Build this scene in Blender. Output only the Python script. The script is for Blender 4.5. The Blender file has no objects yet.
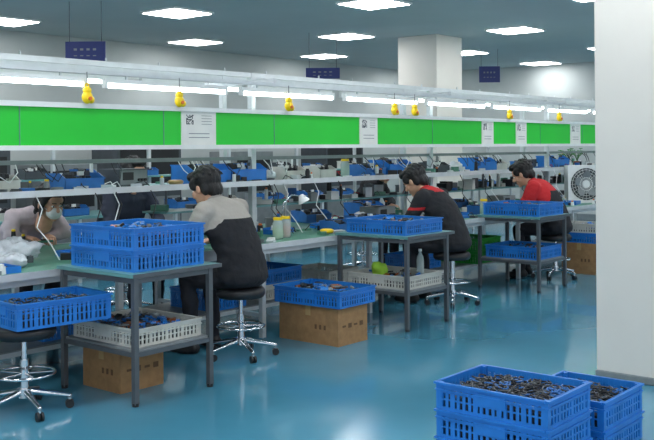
import bpy, math, random
from mathutils import Vector, Matrix, noise
random.seed(7)
S = bpy.context.scene
S.view_settings.view_transform = 'Standard'

# ------------------------------------------------------------ materials
def lin(c):
    return tuple(((x/255)/12.92 if x/255 <= 0.04045 else ((x/255+0.055)/1.055)**2.4) for x in c)
MATS = {}
def mat(name, rgb, rough=0.5, metal=0.0, emis=0.0, var=0.06, scale=12.0, bump=0.0, bscale=60.0, trans=0.0, coat=0.0, alpha=1.0, emrgb=None):
    if name in MATS: return MATS[name]
    m = bpy.data.materials.new(name); m.use_nodes = True
    nt = m.node_tree; b = nt.nodes['Principled BSDF']
    c = lin(rgb)
    tc = nt.nodes.new('ShaderNodeTexCoord')
    n = nt.nodes.new('ShaderNodeTexNoise'); n.inputs['Scale'].default_value = scale; n.inputs['Detail'].default_value = 4
    nt.links.new(tc.outputs['Object'], n.inputs['Vector'])
    r = nt.nodes.new('ShaderNodeValToRGB')
    r.color_ramp.elements[0].position = 0.3; r.color_ramp.elements[1].position = 0.7
    r.color_ramp.elements[0].color = (*[x*(1-var*2) for x in c], 1)
    r.color_ramp.elements[1].color = (*[min(1, x*(1+var*2)) for x in c], 1)
    nt.links.new(n.outputs['Fac'], r.inputs['Fac'])
    nt.links.new(r.outputs['Color'], b.inputs['Base Color'])
    b.inputs['Roughness'].default_value = rough
    b.inputs['Metallic'].default_value = metal
    b.inputs['Transmission Weight'].default_value = trans
    b.inputs['Coat Weight'].default_value = coat
    b.inputs['Alpha'].default_value = alpha
    if emis > 0:
        b.inputs['Emission Color'].default_value = (*(lin(emrgb) if emrgb else c), 1)
        b.inputs['Emission Strength'].default_value = emis
    if bump > 0:
        n2 = nt.nodes.new('ShaderNodeTexNoise'); n2.inputs['Scale'].default_value = bscale; n2.inputs['Detail'].default_value = 5
        nt.links.new(tc.outputs['Object'], n2.inputs['Vector'])
        bp = nt.nodes.new('ShaderNodeBump'); bp.inputs['Strength'].default_value = bump; bp.inputs['Distance'].default_value = 0.02
        nt.links.new(n2.outputs['Fac'], bp.inputs['Height']); nt.links.new(bp.outputs['Normal'], b.inputs['Normal'])
    MATS[name] = m
    return m

def two_tone(name, lower, upper, T, k=1.2, x0=.16):
    """cloth whose yoke / sleeve tops are a second colour, split along a garment seam"""
    m = mat(name, lower, rough=0.85, var=0.06, bump=0.5, bscale=14)
    nt = m.node_tree; b = nt.nodes['Principled BSDF']
    old = b.inputs['Base Color'].links[0].from_socket
    tc = nt.nodes.new('ShaderNodeTexCoord'); sp = nt.nodes.new('ShaderNodeSeparateXYZ'); nt.links.new(tc.outputs['Object'], sp.inputs[0])
    def mt(op, a, bb=None):
        n = nt.nodes.new('ShaderNodeMath'); n.operation = op
        for i, q in enumerate((a, bb)):
            if q is None: continue
            if isinstance(q, (int, float)): n.inputs[i].default_value = q
            else: nt.links.new(q, n.inputs[i])
        return n.outputs[0]
    ax = mt('ABSOLUTE', sp.outputs[0]); d = mt('MAXIMUM', mt('SUBTRACT', ax, x0), 0.0)
    v = mt('ADD', sp.outputs[2], mt('MULTIPLY', d, k)); f = mt('GREATER_THAN', v, T)
    mx = nt.nodes.new('ShaderNodeMix'); mx.data_type = 'RGBA'
    nt.links.new(f, mx.inputs[0]); nt.links.new(old, mx.inputs[6]); mx.inputs[7].default_value = (*lin(upper), 1)
    nt.links.new(mx.outputs[2], b.inputs['Base Color'])
    return m

M_floor = mat('epoxy_floor', (74,142,168), rough=0.16, var=0.10, scale=0.6, bump=0.03, bscale=1.6, coat=0.3)
M_wall = mat('painted_wall', (184,190,188), rough=0.8, var=0.03, scale=1.5, bump=0.05)
M_ceil = mat('ceiling_paint', (178,188,190), rough=0.9, var=0.03, scale=0.8)
M_pillar = mat('pillar_paint', (216,212,204), rough=0.7, var=0.02, scale=2, bump=0.03)
M_base = mat('baseboard_grey', (120,128,130), rough=0.5)
M_panel = mat('led_diffuser', (255,255,255), emis=20.0, var=0, emrgb=(252,253,255))
M_tube = mat('fluorescent_tube_glow', (255,255,255), emis=10.0, var=0, emrgb=(240,250,255))
M_alu = mat('aluminium', (205,210,212), rough=0.4, metal=0.25, var=0.03)
M_white = mat('white_plastic', (225,228,226), rough=0.45, var=0.02)
M_green = mat('green_panel', (24,182,48), rough=0.4, var=0.03, scale=1.0, emis=0.12, emrgb=(20,215,50))  # plastic sheet, not a lamp; faint emission added for a backlit look
M_dkgreen = mat('antistatic_mat_green', (84,140,118), rough=0.4, var=0.06)
M_teal = mat('teal_shelf_board', (98,148,148), rough=0.35, var=0.05)
M_steel = mat('painted_steel_leg', (96,100,104), rough=0.4, metal=0.4, var=0.05)
M_chrome = mat('chrome', (215,218,222), rough=0.12, metal=1.0, var=0.01)
M_blue = mat('blue_crate_plastic', (34,120,204), rough=0.36, var=0.06, scale=8)
M_blue2 = mat('blue_bin_plastic', (44,108,178), rough=0.4, var=0.06)
M_navy = mat('navy_sign', (28,44,110), rough=0.5, var=0.03)
M_whitecr = mat('white_crate_plastic', (200,200,192), rough=0.45, var=0.04)
M_greencr = mat('green_crate_plastic', (50,170,60), rough=0.4, var=0.05)
M_card = mat('cardboard', (160,122,82), rough=0.85, var=0.07, scale=20, bump=0.05)
M_cardink = mat('cardboard_print', (104,76,52), rough=0.85, var=0.03)
M_tape = mat('packing_tape', (176,146,98), rough=0.3, var=0.02)
M_black = mat('black_plastic', (24,25,28), rough=0.45, var=0.1)
M_ink = mat('print_ink', (20,20,20), rough=0.6, var=0)
M_dark = mat('dark_cable', (38,38,44), rough=0.4, var=0.2, scale=40)
M_grey = mat('machine_grey', (128,134,136), rough=0.5, var=0.05)
M_dgrey = mat('machine_dark_grey', (70,76,82), rough=0.5, var=0.05)
M_yellow = mat('yellow_plastic', (244,205,10), rough=0.4, var=0.03)
M_bag = mat('plastic_bag', (205,210,215), rough=0.25, var=0.05, bump=0.4, bscale=30)
M_skin = mat('skin', (205,158,130), rough=0.5, var=0.03, scale=30)
M_hair = mat('black_hair', (11,10,11), rough=0.55, var=0.3, scale=80, bump=0.3, bscale=120)
M_jkblack = mat('jacket_black', (26,27,32), rough=0.85, var=0.1, bump=0.5, bscale=14)
M_jkyoke = two_tone('jacket_black_grey_yoke', (26,27,32), (164,158,150), 1.0)
M_jkredsh = two_tone('jacket_black_red_shoulder', (26,27,32), (185,28,34), 1.0, k=1.6, x0=.14)
M_jkgrey = mat('jacket_grey', (158,152,146), rough=0.85, var=0.05, bump=0.5, bscale=14)
M_jkred = mat('jacket_red', (185,28,34), rough=0.8, var=0.06, bump=0.5, bscale=14)
M_jkpink = mat('jacket_mauve', (186,172,176), rough=0.85, var=0.06, bump=0.5, bscale=14)
M_jkblue = mat('jacket_navy', (40,46,62), rough=0.85, var=0.06, bump=0.5, bscale=14)
M_trouser = mat('trousers_dark', (30,31,38), rough=0.9, var=0.1, bump=0.4, bscale=18)
M_shoe = mat('shoe_black', (22,22,24), rough=0.5)
M_eye = mat('eye_white', (235,235,230), rough=0.2, var=0)
M_lip = mat('lips', (168,98,90), rough=0.5, var=0)
M_leaf = mat('leaf_green', (50,120,45), rough=0.5, var=0.1)
M_pot = mat('clay_pot', (160,90,60), rough=0.7)
M_paper = mat('paper', (228,228,222), rough=0.7, var=0.02)
M_glass = mat('bottle_plastic', (200,215,215), rough=0.15, var=0.02, alpha=0.6)
M_orange = mat('orange_plastic', (220,110,40), rough=0.4)
M_copper = mat('copper_wire', (170,100,60), rough=0.35, metal=0.7)
M_lime = mat('lime_cloth', (150,200,60), rough=0.8)

# ------------------------------------------------------------ mesh builder
class MB:
    def __init__(s): s.v=[]; s.f=[]; s.mi=[]; s.sm=[]; s.mats=[]
    def _m(s, m):
        if m not in s.mats: s.mats.append(m)
        return s.mats.index(m)
    def add(s, vs, fs, m, smooth=False, M=None):
        o=len(s.v)
        if M is not None: vs=[M@Vector(v) for v in vs]
        s.v.extend([tuple(v) for v in vs]); k=s._m(m)
        for f in fs:
            s.f.append(tuple(i+o for i in f)); s.mi.append(k); s.sm.append(smooth)
    def box(s, c, d, m, M=None, rz=0.0, taper=1.0):
        x,y,z=d[0]/2,d[1]/2,d[2]/2
        t=taper
        vs=[(-x*t,-y*t,-z),(x*t,-y*t,-z),(x*t,y*t,-z),(-x*t,y*t,-z),(-x,-y,z),(x,-y,z),(x,y,z),(-x,y,z)]
        T=Matrix.Translation(Vector(c))@Matrix.Rotation(rz,4,'Z')
        if M is not None: T=M@T
        s.add(vs,[(3,2,1,0),(4,5,6,7),(0,1,5,4),(1,2,6,5),(2,3,7,6),(3,0,4,7)],m,False,T)
    def bx(s,x0,x1,y0,y1,z0,z1,m):
        s.box(((x0+x1)/2,(y0+y1)/2,(z0+z1)/2),(x1-x0,y1-y0,z1-z0),m)
    def cyl(s,p0,p1,r0,m,r1=None,n=12,M=None,smooth=True):
        if r1 is None: r1=r0
        p0=Vector(p0);p1=Vector(p1);d=(p1-p0)
        q=d.to_track_quat('Z','Y').to_matrix() if d.length>1e-9 else Matrix.Identity(3)
        vs=[]
        for p,r in ((p0,r0),(p1,r1)):
            for i in range(n):
                a=2*math.pi*i/n; vs.append(p+q@Vector((r*math.cos(a),r*math.sin(a),0)))
        s.add(vs,[(i,(i+1)%n,n+(i+1)%n,n+i) for i in range(n)],m,smooth,M)
        s.add(vs[:n],[tuple(reversed(range(n)))],m,False,M); s.add(vs[n:],[tuple(range(n))],m,False,M)
    def ell(s,c,r,m,n=16,k=10,R=None,M=None):
        vs=[];fs=[]
        R=R or Matrix.Identity(3); c=Vector(c)
        vs.append(c+R@Vector((0,0,-r[2])))
        for j in range(1,k):
            t=-math.pi/2+math.pi*j/k
            for i in range(n):
                a=2*math.pi*i/n
                vs.append(c+R@Vector((r[0]*math.cos(t)*math.cos(a),r[1]*math.cos(t)*math.sin(a),r[2]*math.sin(t))))
        vs.append(c+R@Vector((0,0,r[2]))); L=len(vs)-1
        for i in range(n): fs.append((0,1+(i+1)%n,1+i))
        for j in range(k-2):
            for i in range(n):
                a=1+j*n+i;b=1+j*n+(i+1)%n; fs.append((a,b,b+n,a+n))
        o=1+(k-2)*n
        for i in range(n): fs.append((o+i,o+(i+1)%n,L))
        s.add(vs,fs,m,True,M)
    def cap(s,p0,p1,r0,r1,m,n=12,M=None):
        s.cyl(p0,p1,r0,m,r1,n=n,M=M); s.ell(p0,(r0,)*3,m,n,8,M=M); s.ell(p1,(r1,)*3,m,n,8,M=M)
    def chain(s,pts,rs,m,n=12,M=None):
        for i in range(len(pts)-1): s.cap(pts[i],pts[i+1],rs[i],rs[i+1],m,n,M)
    def loft(s,rings,m,n=20,M=None):
        vs=[];fs=[]
        for c,rx,ry,t in rings:
            R=Matrix.Rotation(t,3,'X'); c=Vector(c)
            for i in range(n):
                a=2*math.pi*i/n
                vs.append(c+R@Vector((rx*math.cos(a),ry*math.sin(a),0)))
        for j in range(len(rings)-1):
            for i in range(n):
                a=j*n+i;b=j*n+(i+1)%n; fs.append((a,b,b+n,a+n))
        fs.append(tuple(reversed(range(n)))); o=(len(rings)-1)*n; fs.append(tuple(o+i for i in range(n)))
        s.add(vs,fs,m,True,M)
    def lathe(s,prof,c,m,n=20,M=None):
        s.loft([((c[0],c[1],c[2]+z),max(r,1e-4),max(r,1e-4),0) for r,z in prof],m,n,M)
    def tube(s,pts,r,m,n=6,M=None):
        P=[Vector(p) for p in pts]; vs=[];fs=[]
        for i,p in enumerate(P):
            d=(P[min(i+1,len(P)-1)]-P[max(i-1,0)])
            q=d.to_track_quat('Z','Y').to_matrix()
            for k in range(n):
                a=2*math.pi*k/n; vs.append(p+q@Vector((r*math.cos(a),r*math.sin(a),0)))
        for j in range(len(P)-1):
            for k in range(n):
                a=j*n+k;b=j*n+(k+1)%n; fs.append((a,b,b+n,a+n))
        s.add(vs,fs,m,True,M)
    def torus(s,c,R,r,m,n=24,k=8,M=None,rot=None):
        vs=[];fs=[];rot=rot or Matrix.Identity(3);c=Vector(c)
        for i in range(n):
            a=2*math.pi*i/n
            for j in range(k):
                b=2*math.pi*j/k
                vs.append(c+rot@Vector(((R+r*math.cos(b))*math.cos(a),(R+r*math.cos(b))*math.sin(a),r*math.sin(b))))
        for i in range(n):
            for j in range(k):
                fs.append((i*k+j,((i+1)%n)*k+j,((i+1)%n)*k+(j+1)%k,i*k+(j+1)%k))
        s.add(vs,fs,m,True,M)
    def mesh(s,name):
        me=bpy.data.meshes.new(name); me.from_pydata(s.v,[],s.f)
        for m in s.mats: me.materials.append(m)
        me.polygons.foreach_set('material_index',s.mi); me.polygons.foreach_set('use_smooth',s.sm)
        me.update(); return me
    def obj(s,name,loc=(0,0,0),rz=0,parent=None,bevel=0):
        o=bpy.data.objects.new(name,s.mesh(name)); S.collection.objects.link(o)
        o.location=loc; o.rotation_euler=(0,0,rz)
        if parent: o.parent=parent
        if bevel>0:
            b=o.modifiers.new('bevel','BEVEL'); b.width=bevel; b.segments=2; b.limit_method='ANGLE'
        return o
def inst(me,name,loc,rz=0,parent=None):
    o=bpy.data.objects.new(name,me); S.collection.objects.link(o); o.location=loc; o.rotation_euler=(0,0,rz)
    if parent: o.parent=parent
    return o
def empty(name,loc=(0,0,0),rz=0):
    o=bpy.data.objects.new(name,None); S.collection.objects.link(o); o.location=loc; o.rotation_euler=(0,0,rz); o.empty_display_size=0.1
    return o

# ------------------------------------------------------------ room shell
HC=3.2; XE=18.0; YB=12.0; X0=-4.0; Y0=-4.0
b=MB(); b.bx(X0,XE+.2,Y0,YB+.2,-0.1,0,M_floor); b.obj('floor')
b=MB(); b.bx(X0,XE+.2,Y0,YB+.2,HC,HC+.1,M_ceil); b.obj('ceiling')
b=MB(); b.bx(X0,XE+.2,YB,YB+.2,0,HC,M_wall); b.obj('wall_back')
b=MB(); b.bx(XE,XE+.2,Y0,YB,0,HC,M_wall); b.obj('wall_end')
b=MB(); b.bx(X0,XE,YB-.015,YB,0,.12,M_base); b.obj('baseboard_back')
b=MB(); b.bx(XE-.015,XE,Y0,YB-.015,0,.12,M_base); b.obj('baseboard_end')
def pillar(x0,x1,y0,y1):
    b=MB(); b.bx(x0,x1,y0,y1,0,HC,M_pillar); b.bx(x0-.008,x1+.008,y0-.008,y1+.008,0,.05,M_base)
    return b.obj('structural_pillar',bevel=.008)
pillar(5.80,6.5,1.75,2.57)
pillar(11.9,12.62,7.76,8.47)

# ceiling LED panels
b=MB(); b.box((0,0,-.012),(.64,.64,.024),M_white); b.box((0,0,-.027),(.59,.59,.008),M_panel)
pm=b.mesh('led_ceiling_panel')
for (r,y,xs) in [(0,6.6,[-1.4,2.0,5.4,8.8,12.2,15.6]),(1,8.85,[1.0,4.4,7.75,11.1,14.5,17.4]),(2,11.05,[0,3.4,6.75,10.05,13.2,16.4]),
               (3,4.4,[-2,1.4,3.2,6.6,10.0,13.4,16.6]),(4,2.2,[-1,2.4,5.0,8.4,11.8,15.2]),(5,0,[-2,1.4,4.8,8.2,11.6,15.0]),(6,-2.2,[0,3.4,6.8])]:
    for x in xs: inst(pm,'led_ceiling_panel',(x,y,HC))

# ------------------------------------------------------------ crates
CR={}
def crate_mesh(L,W,H,m):
    k=(L,W,H,m.name)
    if k in CR: return CR[k]
    b=MB(); t=.006
    b.bx(-L/2+.01,L/2-.01,-W/2+.01,W/2-.01,0,.008,m)
    for sx in (-1,1):
        for sy in (-1,1): b.box((sx*(L/2-.018),sy*(W/2-.018),H/2),(.028,.028,H-.004),m)
    hs=[(0.0,.016),(H*.36,.007),(H*.62,.007),(H-.030,.030)]
    for z,h in hs:
        for sy in (-1,1): b.box((0,sy*(W/2-.008),z+h/2),(L-.02,t,h),m)
        for sx in (-1,1): b.box((sx*(L/2-.008),0,z+h/2),(t,W-.02,h),m)
    for sy in (-1,1): b.box((0,sy*(W/2-.003),H-.005),(L+.006,.018,.010),m)
    for sx in (-1,1): b.box((sx*(L/2-.003),0,H-.005),(.018,W-.03,.010),m)
    for z in (H-.036,):
        for sy in (-1,1): b.box((0,sy*(W/2-.004),z),(L,.012,.006),m)
        for sx in (-1,1): b.box((sx*(L/2-.004),0,z),(.012,W-.02,.006),m)
    nL=int(L/.030); nW=int(W/.030)
    for i in range(1,nL):
        x=-L/2+L*i/nL
        w=.015 if i%4 else .024
        for sy in (-1,1): b.box((x,sy*(W/2-.009),H/2),(w,t,H-.02),m)
    for i in range(1,nW):
        y=-W/2+W*i/nW
        w=.015 if i%4 else .024
        for sx in (-1,1): b.box((sx*(L/2-.009),y,H/2),(t,w,H-.02),m)
    for sx in (-1,1): b.box((sx*(L/2-.005),0,H-.05),(.008,min(.16,W*.4),.05),m)
    me=b.mesh('plastic_crate'); CR[k]=me; return me
def contents(L,W,H,kind,par,n=160):
    b=MB()
    b.bx(-L/2+.03,L/2-.03,-W/2+.03,W/2-.03,.01,H*.45,M_dark)
    for i in range(n):
        x=random.uniform(-L/2+.06,L/2-.06); y=random.uniform(-W/2+.06,W/2-.06); z=H*random.uniform(.45,.86)
        if kind=='cable':
            a=random.random()*6.28; R=random.uniform(.015,.03); mm=random.choice([M_dark,M_black,M_dark,M_steel,M_dgrey,M_blue2])
            tl=random.uniform(-.6,.6)
            pts=[(x+R*math.cos(a+t*.7),y+R*math.sin(a+t*.7),z+.25*R*math.sin(t+tl)+tl*.01*t/4) for t in range(7)]
            b.tube(pts,.004,mm,5)
        else:
            mm=random.choice([M_dark,M_grey,M_blue,M_copper,M_blue2,M_dgrey,M_black,M_blue])
            T=Matrix.Translation((x,y,z))@Matrix.Rotation(random.random()*3,4,'Z')@Matrix.Rotation(random.uniform(-.6,.6),4,'X')
            b.box((0,0,0),(random.uniform(.02,.07),random.uniform(.015,.04),random.uniform(.008,.02)),mm,T)
    b.obj('contents',parent=par)
def crate(x,y,z,L,W,H,m=M_blue,rz=0,fill=None,name='plastic_crate',n=160):
    o=inst(crate_mesh(L,W,H,m),name,(x,y,z),rz)
    if fill: contents(L,W,H,fill,o,n)
    return o

# foreground stacks
for i in range(3): crate(3.968,2.175,i*.13,.44,.585,.13,fill='cable' if i>=1 else None,n=520 if i==2 else 120)
for i in range(2): crate(4.50,2.07,i*.14,.48,.44,.14,fill='cable' if i==1 else None,n=260)

# ------------------------------------------------------------ side tables
def side_table(x0,y0,LX=.59,LY=.70):
    b=MB(); h=.775
    b.bx(-.04,LX+.07,-.04,LY+.02,h-.022,h,M_teal)
    b.bx(-.042,LX+.072,-.042,-.04,h-.024,h+.001,M_steel)
    for x in (0,LX):
        for y in (0,LY): 
            b.bx(x-.016,x+.016,y-.016,y+.016,.012,h-.022,M_steel); b.cyl((x,y,0),(x,y,.02),.02,M_black)
    for z in (.30,h-.045):
        for y in (0,LY): b.bx(.016,LX-.016,y-.012,y+.012,z-.014,z+.014,M_steel)
        for x in (0,LX): b.bx(x-.012,x+.012,.016,LY-.016,z-.014,z+.014,M_steel)
    b.bx(.0,LX,.0,LY,.314,.326,M_grey)
    return b.obj('side_table',(x0,y0,0))
side_table(3.49,4.376); side_table(6.285,4.40); side_table(8.773,4.50,.594,.69)
crate(3.79,4.72,.775,.56,.63,.13); crate(3.79,4.72,.905,.56,.63,.13,fill='parts')
crate(3.79,4.73,.326,.53,.62,.11,M_whitecr,fill='parts',n=260)
crate(6.59,4.74,.775,.56,.62,.12,fill='parts')
crate(6.59,4.74,.326,.53,.62,.11,M_whitecr,fill='parts',n=60)
crate(9.07,4.83,.775,.56,.66,.13,fill='parts')
crate(9.07,4.83,.326,.54,.62,.13,fill='parts')

def carton(x,y,z,L,W,H,rz=0):
    b=MB(); b.box((0,0,H/2),(L,W,H),M_card)
    b.box((0,0,H+.001),(L,.05,.002),M_tape); b.box((0,0,H+.002),(L*.995,.004,.002),M_black)
    for sx in (-1,1): b.box((sx*(L/2+.0008),0,H-.04),(.0016,.05,.08),M_tape)
    for sx in (-1,1):
        for k in range(3): b.box((sx*(L/2+.0012),-W*.28+k*.045,H*.45),(.0016,.02,.035),M_cardink)
    for k in range(4): b.box((-L*.3+k*.07,-(W/2+.0012),H*.5),(.04,.0016,.015+.02*(k%2)),M_cardink)
    return b.obj('cardboard_box',(x,y,z),rz)
carton(3.78,4.86,0,.34,.38,.27)
carton(5.66,4.77,0,.36,.60,.29)
crate(5.67,4.76,.292,.46,.66,.13,fill='parts',rz=.02)
carton(10.55,4.80,0,.36,.44,.36)
crate(10.55,4.80,.362,.36,.46,.12)
crate(10.55,4.80,.482,.36,.46,.11,M_whitecr,fill='parts',n=40)

# ------------------------------------------------------------ stools
def stool_mesh(seat):
    b=MB()
    b.lathe([(.06,seat-.075),(.165,seat-.07),(.178,seat-.05),(.178,seat-.022),(.165,seat-.004),(.12,seat),(.001,seat)],(0,0,0),M_black,28)
    b.cyl((0,0,.12),(0,0,seat-.07),.016,M_chrome); b.cyl((0,0,.10),(0,0,.30),.026,M_chrome)
    b.cyl((0,0,.085),(0,0,.135),.042,M_chrome)
    b.torus((0,0,.22),.17,.009,M_chrome,28,8)
    for i in range(5):
        a=2*math.pi*i/5+.3; c,s=math.cos(a),math.sin(a)
        b.cap((c*.03,s*.03,.115),(c*.25,s*.25,.072),.020,.013,M_chrome,10)
        b.cyl((c*.25,s*.25,.07),(c*.25,s*.25,.045),.009,M_chrome)
        for q in (-1,1):
            ox,oy=-s*q*.012,c*q*.012
            b.cyl((c*.25+ox-s*.007,s*.25+oy+c*.007,.025),(c*.25+ox+s*.007,s*.25+oy-c*.007,.025),.025,M_black,n=14)
        b.cyl((c*.02,s*.02,.22),(c*.17,s*.17,.22),.006,M_chrome,n=8)
    return b.mesh('swivel_stool')
SM=stool_mesh(.50)
def stool(x,y,rz=0): return inst(SM,'swivel_stool',(x,y,0),rz)
stool(3.03,4.80,.4); crate(3.19,4.80,.50,.60,.42,.15,fill='cable',rz=-.10)

# ------------------------------------------------------------ people
def remesh(mb,vox,smooth=4,sf=.5):
    me=mb.mesh('tmp'); o=bpy.data.objects.new('tmp',me); S.collection.objects.link(o)
    m=o.modifiers.new('r','REMESH'); m.mode='VOXEL'; m.voxel_size=vox
    if smooth: 
        s=o.modifiers.new('s','SMOOTH'); s.iterations=smooth; s.factor=sf
    dg=bpy.context.evaluated_depsgraph_get(); dg.update()
    r=bpy.data.meshes.new_from_object(o.evaluated_get(dg))
    vs=[v.co.copy() for v in r.vertices]; fs=[tuple(p.vertices) for p in r.polygons]
    bpy.data.objects.remove(o); bpy.data.meshes.remove(me); bpy.data.meshes.remove(r)
    return vs,fs
def put(dst,vs,fs,fn,M=None):
    groups={}
    for f in fs:
        c=Vector((0,0,0))
        for i in f: c+=vs[i]
        c/=len(f); groups.setdefault(fn(c),[]).append(f)
    W=[M@v for v in vs] if M is not None else vs
    o=len(dst.v); dst.v.extend([tuple(v) for v in W])
    for m,g in groups.items():
        k=dst._m(m)
        for f in g: dst.f.append(tuple(i+o for i in f)); dst.mi.append(k); dst.sm.append(True)
_cache={}
def head_parts():
    if 'h' in _cache: return _cache['h']
    b=MB(); m=M_skin
    b.ell((0,-.012,.028),(.074,.093,.086),m,24,16)
    b.ell((0,.018,-.038),(.058,.068,.068),m,24,14)
    b.ell((0,.066,-.088),(.024,.020,.018),m); 
    b.ell((0,.055,.040),(.058,.030,.035),m)
    for s in (-1,1):
        b.ell((s*.036,.060,-.022),(.024,.022,.026),m)
        b.ell((s*.077,-.004,-.010),(.010,.019,.032),m,12,10,R=Matrix.Rotation(s*.25,3,'Z'))
        b.cap((s*.014,.080,.024),(s*.040,.070,.024),.009,.007,m,10)
    b.cap((0,.082,.015),(0,.103,-.022),.008,.0125,m,10)
    for s in (-1,1): b.ell((s*.012,.092,-.027),(.009,.010,.007),m,10,8)
    b.cap((-.020,.080,-.054),(.020,.080,-.054),.006,.006,m,8); b.cap((-.016,.080,-.065),(.016,.080,-.065),.007,.007,m,8)
    b.cap((0,-.020,-.05),(0,-.035,-.17),.052,.058,m,16)
    _cache['h']=remesh(b,.0052,2)
    b=MB(); m=M_hair
    b.ell((0,-.030,.046),(.092,.101,.092),m,24,16)
    b.ell((0,.035,.096),(.070,.060,.036),m)
    b.ell((0,-.072,-.030),(.070,.046,.062),m)
    for s in (-1,1): b.ell((s*.074,.018,.034),(.016,.038,.042),m); b.ell((s*.062,-.045,-.01),(.024,.034,.055),m)
    for i in range(60):
        t=random.uniform(0.1,1.35); a=random.uniform(0,6.28)
        p=Vector((.088*math.cos(a)*math.cos(t),-.030+.097*math.sin(a)*math.cos(t),.046+.088*math.sin(t)))
        if p.y>.045 and p.z<.09: continue
        d=Vector((math.cos(a+.7)*.02,math.sin(a+.7)*.02-.004,-.016)); b.cap(p,p+d,.012,.005,m,8)
    _cache['hs']=remesh(b,.006,1)
    b.ell((0,-.085,-.085),(.062,.035,.06),m)
    b.chain([(0,-.11,.01),(0,-.15,-.03),(0,-.15,-.12),(0,-.14,-.20)],[.028,.030,.028,.012],m)
    for s in (-1,1): b.ell((s*.076,.018,-.030),(.012,.024,.06),m)
    _cache['hl']=remesh(b,.007,2)
    return _cache['h']
def hand_part(side):
    k='hand%d'%side
    if k in _cache: return _cache[k]
    b=MB(); m=M_skin
    b.loft([((0,-.04,0),.027,.021,math.pi/2),((0,0,0),.027,.019,math.pi/2),((0,.03,0),.036,.017,math.pi/2),((0,.065,0),.042,.015,math.pi/2),((0,.09,-.003),.040,.012,math.pi/2)],m,20)
    lens=[.074,.082,.076,.060]; xs=[.031,.0105,-.0105,-.031]
    for i in range(4):
        x=side*xs[i]; p=Vector((x,.082-.004*abs(i-1),-.002)); a=-.18-.05*i; L=lens[i]
        rs=[.0092,.0086,.0080,.0070] if i<3 else [.0082,.0075,.007,.006]
        pts=[p]
        for j,fr in enumerate((.44,.31,.25)):
            a-=(.25,.55,.40)[j]
            p=p+Vector((x*.12*(.5 if j==0 else 0),math.cos(a)*L*fr*1.05,math.sin(a)*L*fr*1.05)); pts.append(p)
        b.chain(pts,rs,m,10)
    b.chain([(side*.022,.018,-.006),(side*.046,.050,-.018),(side*.050,.078,-.034),(side*.040,.098,-.046)],[.015,.012,.0105,.008],m,10)
    _cache[k]=remesh(b,.0038,2)
    return _cache[k]

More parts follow.
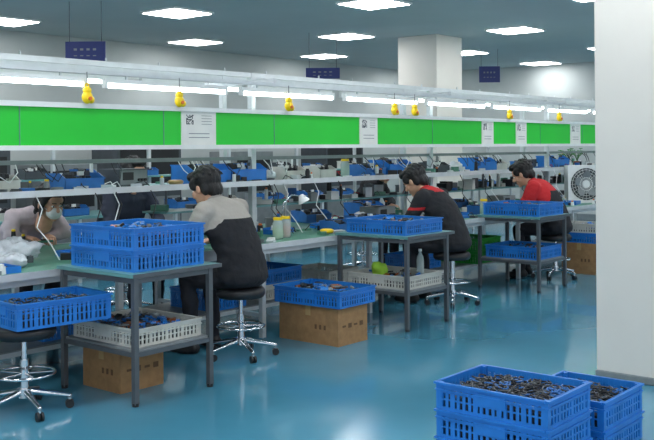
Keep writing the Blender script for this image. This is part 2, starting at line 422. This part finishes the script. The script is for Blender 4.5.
def worker(x,y,rz,jmat,ymat,female=False,pitch=-.5,yaw=0,lean=0.0,mask=False,collar=None,reach=.42,name='seated_worker',handz=.80,cls=None,bulk=1.1,hx=.10,hs=1.1):
    head_parts(); D=MB(); sz=.50; B=bulk
    pel=Vector((0,-.02,sz+.095)); 
    def sp(h,fwd): return Vector((0,fwd,h))
    l=lean
    lum=sp(.74-l*.03,-.015+l*.06); ch=sp(.95-l*.09,.055+l*.16); up=sp(1.075-l*.14,.115+l*.24); nb=sp(1.14-l*.17,.155+l*.30)
    hd=sp(1.262-l*.24,.235+l*.40)
    sw=(.178 if not female else .162)*(.4+.6*B)
    b=MB(); m=jmat
    b.loft([((0,-.02,sz+.01),.13*B,.10*B,0),((0,-.02,sz+.05),.175*B,.132*B,0),(pel,.182*B,.136*B,.05),(lum,.168*B,.120*B,-.1),((lum+ch)/2,.172*B,.122*B,-.25),(ch,.182*B,.124*B,-.4),(up,.172*B,.105*B,-.55),((up+nb)/2+Vector((0,0,.01)),.118*B,.082*B,-.6),(nb+Vector((0,.0,.02)),.064,.064,-.6)],m,26)
    for s in (-1,1):
        sh=Vector((s*sw,up.y-.005,up.z+.002)); el=Vector((s*(sw+.075),up.y+.10-l*.03,max(.83,up.z-.27)))
        wr=Vector((s*hx,reach-.09,handz+.015))
        b.chain([sh,sh*.5+el*.5+Vector((s*.008,-.01,0)),el],[.068*B,.061*B,.052*B],m,14)
        b.chain([el,el*.5+wr*.5+Vector((s*.006,0,-.008)),wr],[.052*B,.046*B,.035],m,14)
        b.cap(nb*1.0+Vector((s*.03,-.01,-.01)),sh+Vector((-s*.01,0,.0)),.055,.064*B,m,14)
        hp=Vector((s*.088,-.01,sz+.085)); kn=Vector((s*.125,.40,sz+.045)); an=Vector((s*.13,.36,.10))
        b.chain([hp,hp*.5+kn*.5,kn],[.096,.084,.064],m,14)
        b.chain([kn,kn*.62+an*.38+Vector((0,-.02,0)),an],[.063,.062,.046],m,14)
        b.cap((an.x,an.y-.035,.045),(an.x+s*.025,an.y+.15,.036),.043,.034,m,12)
        b.ell((an.x+s*.015,an.y+.06,.022),(.042,.13,.022),m)
    vs,fs=remesh(b,.0125,5)
    out=[]
    for v in vs:
        n=noise.noise(Vector((v.x*9,v.y*9,v.z*14)))*.014+noise.noise(Vector((v.x*22+3,v.y*22,v.z*30)))*.007
        c=Vector((0,v.y*.9,v.z)); d=(v-c); 
        out.append(v+ (d.normalized()*n if d.length>.02 and v.z>.1 else Vector((0,0,0))))
    def fn(c):
        if c.z<.10: return M_shoe
        if c.z<sz+.08 : return M_trouser
        if cls: return cls(c,up,nb)
        return jmat
    put(D,out,fs,fn)
    ax=(hd-nb).normalized()
    D.loft([(nb+Vector((0,-.005,-.01)),.080,.078,-.6),(nb+ax*.035+Vector((0,-.008,0)),.068,.066,-.6),(nb+ax*.048+Vector((0,-.008,0)),.060,.058,-.6)],collar or jmat,20)
    HM=Matrix.Translation(hd)@Matrix.Rotation(yaw,4,'Z')@Matrix.Rotation(pitch,4,'X')@Matrix.Scale(hs,4)
    hv,hf=_cache['h']
    def hfn(c):
        if abs(c.x)<.022 and c.y>.078 and -.071<c.z<-.049: return M_lip
        return M_skin
    put(D,hv,hf,hfn,HM)
    for s in (-1,1):
        D.ell((s*.030,.0765,.006),(.013,.009,.0065),M_eye,12,8,M=HM); D.ell((s*.030,.0825,.006),(.0058,.005,.0058),M_black,10,8,M=HM)
        D.cap((s*.016,.089,.029),(s*.042,.080,.030),.0035,.0025,M_hair,8,M=HM)
    qv,qf=_cache['hl' if female else 'hs']
    qv=[v+ (v-Vector((0,-.02,.03))).normalized()*(noise.noise(Vector((v.x*70,v.y*25,v.z*25)))*.006) for v in qv]
    put(D,qv,qf,lambda c:M_hair,HM)
    if mask:
        D.ell((0,.060,-.045),(.056,.050,.045),M_white,18,12,M=HM)
        for s in (-1,1): D.tube([(s*.05,.07,-.03),(s*.075,.01,-.005)],.0018,M_white,M=HM)
    for s in (-1,1):
        wr=Vector((s*hx,reach-.09,handz+.015))
        d=Vector((-s*.25,.95,-.12)).normalized()
        R=d.to_track_quat('Y','Z').to_matrix().to_4x4()
        T=Matrix.Translation(wr+d*.025)@R
        a,c=hand_part(-s); put(D,a,c,lambda c:M_skin,T)
    D.box((0,reach+.03,handz-.02),(.13,.05,.016),M_dkgreen); D.box((0,reach+.03,handz-.008),(.04,.03,.012),M_black)
    return D.obj(name,(x,y,0),rz)
c2=lambda c,up,nb: M_jkred if (c.z>up.z+.055 and abs(c.x)<.10) or (abs(c.x)>.23 and abs(c.z-.92)<.014) else M_jkblack
stool(4.82,4.84,.2); worker(4.82,4.84,.14,M_jkyoke,M_jkgrey,pitch=-.4,lean=.22,collar=M_jkgrey,bulk=1.22,hs=1.16)
stool(7.66,4.84,.9); worker(7.66,4.84,.12,M_jkblack,M_jkred,cls=c2,pitch=-.6,lean=.4,collar=M_jkred,bulk=1.2,hs=1.18)
stool(9.88,4.86,.5); worker(9.88,4.86,.25,M_jkredsh,M_jkred,pitch=-.5,lean=.35,collar=M_jkred,bulk=1.3,hs=1.2)
stool(4.27,6.92,.3); worker(4.27,6.92,math.pi,M_jkpink,M_jkpink,female=True,pitch=-.3,lean=.75,mask=True,hs=1.15)
stool(5.42,6.95,.3); worker(5.42,6.95,math.pi-.1,M_jkblue,M_jkblue,pitch=-.2,lean=-.1)
stool(9.0,6.95,.3); worker(9.0,6.95,math.pi+.1,M_jkblack,M_jkblack,female=True,pitch=-.5,lean=.2)

# ------------------------------------------------------------ assembly line
LN=empty('assembly_line_workbench')
XA,XB=1.0,14.6; YF,YR=5.13,6.50
b=MB()
posts=[3.05,5.9,8.7,11.5,14.3]
b.bx(XA,XB,YF,YR,.72,.745,M_dkgreen); b.bx(XA,XB,YF-.012,YF,.705,.748,M_alu); b.bx(XA,XB,YR,YR+.012,.705,.748,M_alu)
b.obj('bench_top',parent=LN)
b=MB()
x=1.2
while x<XB:
    for y in (YF+.05,YR-.05): b.bx(x-.02,x+.02,y-.02,y+.02,0,.72,M_alu)
    b.bx(x-.015,x+.015,YF+.07,YR-.07,.16,.19,M_alu); b.bx(x-.015,x+.015,YF+.07,YR-.07,.67,.70,M_alu)
    x+=1.4
for y in (YF+.05,YR-.05): b.bx(XA,XB,y-.015,y+.015,.66,.70,M_alu)
for y in (YF+.35,YR-.35): b.bx(XA,XB,y-.015,y+.015,.16,.19,M_alu)
b.bx(XA,XB,YF+.34,YR-.34,.19,.20,M_grey)
for x in posts:
    for y in (5.77,6.13): b.bx(x-.025,x+.025,y-.025,y+.025,.745,2.16,M_alu)
    b.bx(x-.02,x+.02,5.48,6.40,2.06,2.10,M_alu); b.bx(x-.02,x+.02,5.50,5.77,1.80,1.83,M_alu); b.bx(x-.02,x+.02,5.50,5.77,1.53,1.56,M_alu)
for y in (5.77,6.13): b.bx(XA,XB,y-.02,y+.02,2.12,2.16,M_alu)
b.bx(XA,XB,5.46,5.50,2.03,2.06,M_alu); b.bx(XA,XB,6.36,6.40,2.12,2.15,M_alu)
b.bx(XA,XB,5.46,5.52,1.790,1.825,M_white); b.bx(XA,XB,5.46,5.52,1.500,1.532,M_white)
b.bx(XA,XB,5.76,5.82,1.40,1.43,M_grey)
b.obj('frame',parent=LN)
b=MB()
b.bx(XA,XB,5.62,6.28,1.185,1.21,M_teal); b.bx(XA,XB,5.605,5.62,1.18,1.225,M_alu)
b.bx(4.95,XB,5.80,6.10,.98,.995,M_teal)
b.obj('upper_shelf',parent=LN)
b=MB(); b.bx(XA,XB,5.485,5.497,1.53,1.795,M_green)
x=XA
while x<XB: b.bx(x-.004,x+.004,5.482,5.486,1.53,1.795,M_dkgreen); x+=1.22
b.obj('green_panel_band',parent=LN)
b=MB()
def tubes(y,z,xs):
    for x in xs:
        b.bx(x,x+1.2,y-.02,y+.02,z+.02,z+.05,M_white)
        b.cyl((x+.02,y,z),(x+1.18,y,z),.015,M_tube,n=10)
        for e in (x+.01,x+1.19): b.bx(e-.012,e+.012,y-.018,y+.018,z-.018,z+.02,M_white)
        for e in (x+.2,x+1.0): b.bx(e-.006,e+.006,y-.006,y+.006,z+.05,z+.2 if y>6 else 2.03,M_alu)
tubes(5.48,1.955,[2.75+1.36*i for i in range(-1,9)])
tubes(6.38,2.06,[2.45+1.36*i for i in range(-1,9)])
b.obj('fluorescent_lights',parent=LN)
b=MB()
for i,(x,w) in enumerate([(5.01,.36),(7.2,.28),(9.45,.26),(10.25,.26),(11.75,.3),(13.3,.3)]):
    b.bx(x-w/2,x+w/2,5.474,5.484,1.525,1.80,M_paper)
    q=.075/9; ox=x-w*.36; oz=1.695
    for a in range(9):
        for c in range(9):
            if random.random()<.5 or (a in(0,8) and c<3): b.box((ox+a*q,5.4735,oz+c*q),(q,.001,q),M_dgrey)
    for r in range(4): b.box((x+w*.22,5.4735,1.76-r*.022),(w*.3,.001,.004),M_grey)
    for r in range(2): b.box((x,5.4735,1.62-r*.03),(w*.6,.001,.006),M_grey)
b.obj('posted_signs',parent=LN)
b=MB()
b.ell((0,0,0),(.040,.034,.046),M_yellow); b.ell((.0,0,.046),(.032,.028,.030),M_yellow); b.ell((.026,-.01,-.018),(.024,.024,.026),M_yellow)
b.torus((0,0,.08),.014,.006,M_yellow,14,6,rot=Matrix.Rotation(math.pi/2,3,'X')); b.cyl((0,0,.09),(0,0,.175),.004,M_grey)
b.cyl((0,-.02,-.01),(0,-.040,-.01),.014,M_orange)
ym=b.mesh('yellow_pendant_control')
for x in (3.94,4.78,6.02,7.58,7.93,9.90,11.2): inst(ym,'yellow_pendant_control',(x,5.44,1.865))

# ------------------------------------------------------------ clutter
def bin_mesh(L,W,H,m):
    b=MB(); t=.006
    b.bx(-L/2,L/2,-W/2,W/2,0,t,m)
    b.bx(-L/2,L/2,W/2-t,W/2,0,H,m); b.bx(-L/2,L/2,-W/2,-W/2+t,0,H*.7,m)
    for s in (-1,1):
        x0=s*(L/2-t/2); h=t/2
        vs=[(x0-h,-W/2,0),(x0-h,W/2,0),(x0-h,W/2,H),(x0-h,-W/2+W*.3,H),(x0-h,-W/2,H*.7)]
        vs+= [(v[0]+t,v[1],v[2]) for v in vs]
        b.add(vs,[(4,3,2,1,0),(5,6,7,8,9)]+[(i,(i+1)%5,5+(i+1)%5,5+i) for i in range(5)],m)
    b.bx(-L/2-.004,L/2+.004,-W/2-.006,-W/2+t,H*.62,H*.7,m); b.bx(-L/2-.004,L/2+.004,W/2-t,W/2+.006,H-.012,H,m)
    for i in range(22): b.box((random.uniform(-L/2+.03,L/2-.03),random.uniform(-W/2+.03,W/2-.03),H*.5+random.random()*H*.5),(.05,.025,.03),random.choice([M_dark,M_white,M_dgrey,M_black]),rz=random.random()*3)
    return b.mesh('parts_bin')
BM=[bin_mesh(.34,.24,.12,M_blue2),bin_mesh(.24,.20,.10,M_blue2),bin_mesh(.42,.28,.16,M_blue),bin_mesh(.26,.2,.12,M_whitecr),bin_mesh(.30,.22,.12,M_dgrey)]
def pbin(k,x,y,z,rz=0): inst(BM[k],'parts_bin',(x,y,z),rz)
for k,x in [(0,4.15),(2,5.40),(2,5.84),(3,3.5),(3,6.5),(0,7.70),(2,8.12),(4,8.95),(2,9.9),(3,10.32),(1,11.0),(2,11.9),(3,6.95)]:
    pbin(k,x,5.88,1.21,random.uniform(-.06,.06))
for k,x,y in [(0,7.05,5.40),(1,6.62,5.42),(3,5.35,5.5),(3,8.3,5.5),(1,9.2,5.45),(0,10.9,5.45),(0,6.2,6.3),(2,2.9,6.2),(0,7.3,6.3),(2,8.2,6.3),(1,10.1,6.3),(4,4.45,5.50)]:
    pbin(k,x,y,.745,random.uniform(-.2,.2))
def instrument(x,y,z,rz=0,m=None):
    b=MB(); b.box((0,0,.075),(.30,.24,.13),m or M_grey); b.box((0,-.121,.075),(.28,.003,.11),M_grey)
    b.box((-.06,-.124,.085),(.11,.004,.06),M_black)
    for i in range(3): b.cyl((.05+i*.032,-.12,.055),(.05+i*.032,-.14,.055),.011,M_black)
    for sx in (-1,1): b.box((sx*.12,0,.005),(.03,.2,.01),M_black)
    b.obj('bench_power_supply',(x,y,z),rz)
for x in (7.9,10.5): instrument(x,5.90,.745)
instrument(4.62,5.93,1.21,.1,M_dgrey)
def lamp(x,y,z,rz=0):
    b=MB(); b.lathe([(.06,0),(.06,.015),(.02,.025)],(0,0,0),M_black)
    pts=[(0,0,.02),(0,.0,.15),(0,-.02,.28),(0,-.09,.35),(0,-.17,.34)]; b.tube(pts,.007,M_chrome,8)
    b.cyl((0,-.17,.35),(0,-.20,.29),.02,M_white,.055,n=18); b.obj('gooseneck_lamp',(x,y,z),rz)
lamp(8.0,5.35,.745,-.4); lamp(5.98,5.5,.745,.9)
def jar(x,y,z,m=M_greencr):
    b=MB(); b.lathe([(.04,0),(.045,.01),(.045,.13),(.035,.15),(.035,.16)],(0,0,0),M_glass); b.lathe([(.038,.005),(.042,.02),(.042,.10)],(0,0,0),m); b.cyl((0,0,.158),(0,0,.18),.039,M_yellow,n=18)
    b.obj('screw_top_jar',(x,y,z))
jar(5.75,5.33,.745,M_lime); jar(5.90,5.38,.745,M_orange); jar(9.05,5.3,.745); jar(7.3,5.85,1.21)
def bottle(x,y,z):
    b=MB(); b.lathe([(.03,0),(.033,.01),(.033,.13),(.028,.16),(.012,.19),(.012,.21)],(0,0,0),M_glass); b.cyl((0,0,.205),(0,0,.225),.015,M_white,n=14); b.obj('water_bottle',(x,y,z))
bottle(6.80,4.62,.39)
def taperoll(x,y,z,m):
    b=MB(); b.torus((0,0,.025),.045,.018,m,24,8); b.torus((0,0,.025),.034,.012,M_card,24,8); b.obj('tape_roll',(x,y,z))
taperoll(6.35,5.3,.745,M_yellow); taperoll(4.2,5.25,.745,M_white); taperoll(5.05,5.8,1.21,M_tape)
def blob(name,x,y,z,r,m,seed=0):
    b=MB(); b.ell((0,0,r[2]*.8),r,m,40,26)
    vs=[]
    for v in b.v:
        V=Vector(v); n=noise.noise(Vector((V.x*14+seed,V.y*14,V.z*14)))*.35+abs(noise.noise(Vector((V.x*34+seed,V.y*34,V.z*34))))*.25
        V=Vector((V.x*(1+n),V.y*(1+n),max(0,V.z*(1+n*.7)))); vs.append(tuple(V))
    b.v=vs; return b.obj(name,(x,y,z))
blob('plastic_bag',3.55,5.75,.745,(.17,.13,.08),M_bag,1); blob('plastic_bag',3.35,5.45,.745,(.10,.09,.05),M_bag,3)
blob('plastic_bag',6.22,5.93,1.21,(.12,.09,.05),M_bag,6); blob('plastic_bag',7.35,5.70,.745,(.12,.11,.06),M_bag,8)
blob('plastic_bag',9.4,5.9,1.21,(.12,.09,.06),M_bag,12)
blob('lime_cloth',6.52,4.85,.39,(.07,.06,.07),M_lime,9)
def tray(x,y,z,rz=0,m=M_blue):
    b=MB(); b.bx(-.16,.16,-.11,.11,0,.006,m)
    for s in (-1,1): b.box((s*.158,0,.02),(.006,.22,.04),m); b.box((0,s*.108,.02),(.32,.006,.04),m)
    for i in range(16): b.box((random.uniform(-.13,.13),random.uniform(-.08,.08),.016),(.04,.02,.02),random.choice([M_dark,M_white,M_copper,M_grey]),rz=random.random()*3)
    b.obj('component_tray',(x,y,z),rz)
for x,y in [(6.15,5.75),(6.9,5.75),(4.95,5.62),(8.75,5.5),(9.8,5.35) ,(4.05,5.65),(11.4,5.4),(3.1,5.3),(7.7,5.62)]: tray(x,y,.745,random.uniform(-.3,.3))
def heap(x0,x1,y0,y1,z,n,hmax=.10):
    b=MB(); O=((x0+x1)/2,(y0+y1)/2,z)
    for i in range(n):
        x=random.uniform(x0,x1)-O[0]; y=random.uniform(y0,y1)-O[1]; k=random.random()
        mm=random.choice([M_black,M_dark,M_dgrey,M_grey,M_white,M_paper,M_blue2,M_white,M_steel,M_black,M_dkgreen,M_bag])
        if k<.45:
            h=random.uniform(.015,hmax); b.box((x,y,h/2),(random.uniform(.03,.14),random.uniform(.03,.10),h),mm,rz=random.random()*3)
        elif k<.62:
            r=random.uniform(.012,.03); h=random.uniform(.05,hmax*1.5); b.cyl((x,y,0),(x,y,h),r,mm,r*random.uniform(.6,1)); b.cyl((x,y,h),(x,y,h+.015),r*.6,random.choice([M_yellow,M_white,M_black,M_orange]))
        elif k<.8:
            R=random.uniform(.03,.06)
            for q in range(3): b.torus((x+q*.004,y,.006+q*.009),R-q*.002,.0045,mm,18,5)
        else:
            a=random.random()*6.3; L=random.uniform(.08,.2)
            b.tube([(x,y,.006),(x+L*.4*math.cos(a),y+L*.4*math.sin(a)*.4,.05),(x+L*math.cos(a),y+L*math.sin(a)*.4,.03),(x+L*1.2*math.cos(a+.4),y+L*math.sin(a+.4)*.4,.006)],.004,random.choice([M_black,M_white,M_dark,M_jkred]),5)
    b.obj('assorted_tools_and_parts',O)
for x in range(2,14):
    heap(x+.05,x+.95,5.68,5.76,1.21,9,.07)
    heap(x+.05,x+.95,6.02,6.24,1.21,9,.14 if x!=5 else .05)
    if x>=5: heap(x+.05,x+.95,5.84,6.08,.995,16,.13)
    heap(x+.05,x+.95,5.50,5.76,.745,14 if x>4 else 7,.06)
    heap(x+.05,x+.95,5.18,5.30,.745,5,.03)
    if x!=4: heap(x+.05,x+.95,6.15,6.42,.745,10,.10)
b=MB()
for i in range(34):
    x=random.uniform(3,13); z=1.40; w=random.uniform(-.15,.2)
    b.tube([(x,5.755,z),(x+w*.2,5.72,z-.07),(x+w*.6,5.69,z-.12),(x+w,5.70,z-.05),(x+w*1.1,5.755,z)],.004,random.choice([M_black,M_dark,M_white]),5)
for i in range(22):
    x=random.uniform(3,13); b.tube([(x,5.60,1.19),(x+.03,5.57,1.10),(x-.02,5.56,.98),(x+.05,5.50,.86),(x+.08,5.45,.76)],.0045,random.choice([M_black,M_dark,M_white,M_black]),5)
b.obj('hanging_cables',parent=LN)
def fan(x,y,z,rz):
    b=MB(); R=Matrix.Rotation(math.pi/2,3,'X')
    for a,c in [((0,0,.01),(.50,.14,.02)),((0,0,.49),(.50,.14,.02))]: b.box(a,c,M_white)
    for q in (-1,1): b.box((q*.24,0,.25),(.02,.14,.46),M_white)
    b.box((0,.065,.25),(.47,.005,.47),M_dgrey)
    vs=[];fs=[]; N=48
    for i in range(N):
        a=2*math.pi*i/N; c,s_=math.cos(a),math.sin(a); k=.24/max(abs(c),abs(s_))
        vs+= [(.215*c,-.066,.25+.215*s_),(k*c,-.066,.25+k*s_)]
    for i in range(N): j=(i+1)%N; fs.append((2*i,2*j,2*j+1,2*i+1))
    b.add(vs,fs,M_white)
    for r in (.05,.085,.12,.155,.19,.216): b.torus((0,-.066,.25),r,.0035,M_white,36,6,rot=R)
    for i in range(24):
        a=i*math.pi/12; b.cyl((.04*math.cos(a),-.066,.25+.04*math.sin(a)),(.218*math.cos(a),-.066,.25+.218*math.sin(a)),.0025,M_white,n=6)
    b.cyl((0,-.072,.25),(0,.03,.25),.045,M_white,n=20)
    for i in range(5):
        T=Matrix.Translation((0,-.01,.25))@Matrix.Rotation(i*2*math.pi/5,4,'Y')@Matrix.Rotation(.5,4,'X' )
        b.ell((0,0,.12),(.06,.006,.085),M_grey,14,10,M=T)
    b.obj('box_fan',(x,y,z),rz)
fan(11.80,5.38,.745,-.75)
def plant(x,y,z):
    b=MB(); b.lathe([(.04,0),(.055,.07),(.06,.075),(.05,.075)],(0,0,0),M_pot)
    for i in range(16):
        a=i*2.4; l=random.uniform(.1,.18); t=random.uniform(.3,1.1)
        P=[(0,0,.07),(math.cos(a)*l*.4*math.sin(t),math.sin(a)*l*.4*math.sin(t),.07+l*.6),(math.cos(a)*l*math.sin(t),math.sin(a)*l*math.sin(t),.07+l*(.5+.6*math.cos(t)))]
        b.tube(P,.003,M_leaf,5)
        b.ell(P[2],(.03,.016,.006),M_leaf,10,6,R=Matrix.Rotation(a,3,'Z'))
    b.obj('potted_plant',(x,y,z))
plant(12.3,5.85,1.21); plant(12.6,5.85,1.21)
for (x,y,L,W,H) in [(5.35,5.75,.4,.5,.3),(6.9,5.8,.45,.5,.26),(8.4,5.8,.5,.4,.3),(3.9,5.8,.5,.5,.25)]:
    crate(x,y,.20,L,W,.16,M_whitecr if x in(6.9,) else M_blue)
crate(6.05,5.80,.20,.5,.5,.13,M_whitecr); crate(6.05,5.80,.33,.5,.5,.13,M_blue); crate(9.3,5.62,.20,.5,.5,.14,M_greencr); crate(9.3,5.62,.34,.5,.5,.14,M_greencr)
def hsign(x,y,z,w,h,rz):
    b=MB(); b.box((0,0,0),(w,.02,h),M_navy)
    for s in (-1,1): b.cyl((s*w*.4,0,h/2),(s*w*.4,0,HC-z),.004,M_dgrey,n=8)
    for r in range(2):
        for k in range(4):
            b.box((-w*.25+k*w*.16,-.0105,h*.12-r*h*.30),(w*.08,.001,h*.10 if r==0 else h*.04),M_grey)
    b.obj('hanging_department_sign',(x,y,z),rz)
hsign(6.5,9.0,2.62,.46,.24,-.9); hsign(10.6,8.9,2.6,.5,.16,-.9); hsign(14.4,8.3,2.76,.36,.28,-.9)

# ------------------------------------------------------------ background line
BL=empty('background_workbench')
b=MB(); b.bx(2.0,16.4,8.9,9.7,.72,.75,M_teal)
x=2.1
while x<16.4:
    for y in (8.95,9.65): b.bx(x-.02,x+.02,y-.02,y+.02,0,.72,M_alu)
    b.bx(x-.02,x+.02,9.43,9.47,.75,1.75,M_alu); x+=1.42
b.bx(2.0,16.4,9.3,9.62,1.15,1.17,M_teal); b.bx(2.0,16.4,9.40,9.50,1.72,1.76,M_alu); b.bx(2.0,16.4,8.95,9.65,.2,.22,M_grey)
b.obj('frame',parent=BL)
for i in range(16):
    x=2.6+i*.85+random.uniform(-.1,.1)
    pbin(random.choice([3,1,4]),x,9.47,1.17)
    pbin(random.choice([0,4,3]),x+.3,9.15,.75)
for i,(x,w,h) in enumerate([(6.2,1.0,1.5),(7.6,.9,1.3),(9.0,1.2,1.6),(11.2,.9,1.45),(13.6,1.1,1.6)]):
    b=MB(); b.bx(-w/2,w/2,-.3,.3,.08,h,M_grey if i%2 else M_dgrey); b.bx(-w/2+.05,w/2-.05,-.305,-.3,h*.55,h-.08,M_black); b.bx(-w/2+.03,-.005,-.306,-.3,.12,h*.5,M_grey); b.bx(.005,w/2-.03,-.306,-.3,.12,h*.5,M_grey)
    b.bx(-.04,-.02,-.325,-.306,h*.25,h*.35,M_chrome)
    for sx in(-1,1):
        for sy in (-1,1): b.cyl((sx*(w/2-.06),sy*.22,0),(sx*(w/2-.06),sy*.22,.08),.03,M_black)
    b.obj('equipment_cabinet',(x,11.2,0))

# ------------------------------------------------------------ world, camera
w=bpy.data.worlds.new('world'); S.world=w; w.use_nodes=True
w.node_tree.nodes['Background'].inputs[0].default_value=(.88,.94,1,1); w.node_tree.nodes['Background'].inputs[1].default_value=1.1
cd=bpy.data.cameras.new('camera'); co=bpy.data.objects.new('camera',cd); S.collection.objects.link(co)
cd.sensor_width=36; cd.lens=940/654*36; cd.shift_y=-72/654
co.location=(0,0,1.5)
R=Matrix.Rotation(-math.radians(50.2),3,'Z')@Matrix.Rotation(math.pi/2,3,'X')@Matrix.Rotation(-math.radians(.45),3,'Z')
co.rotation_euler=R.to_euler()
S.camera=co
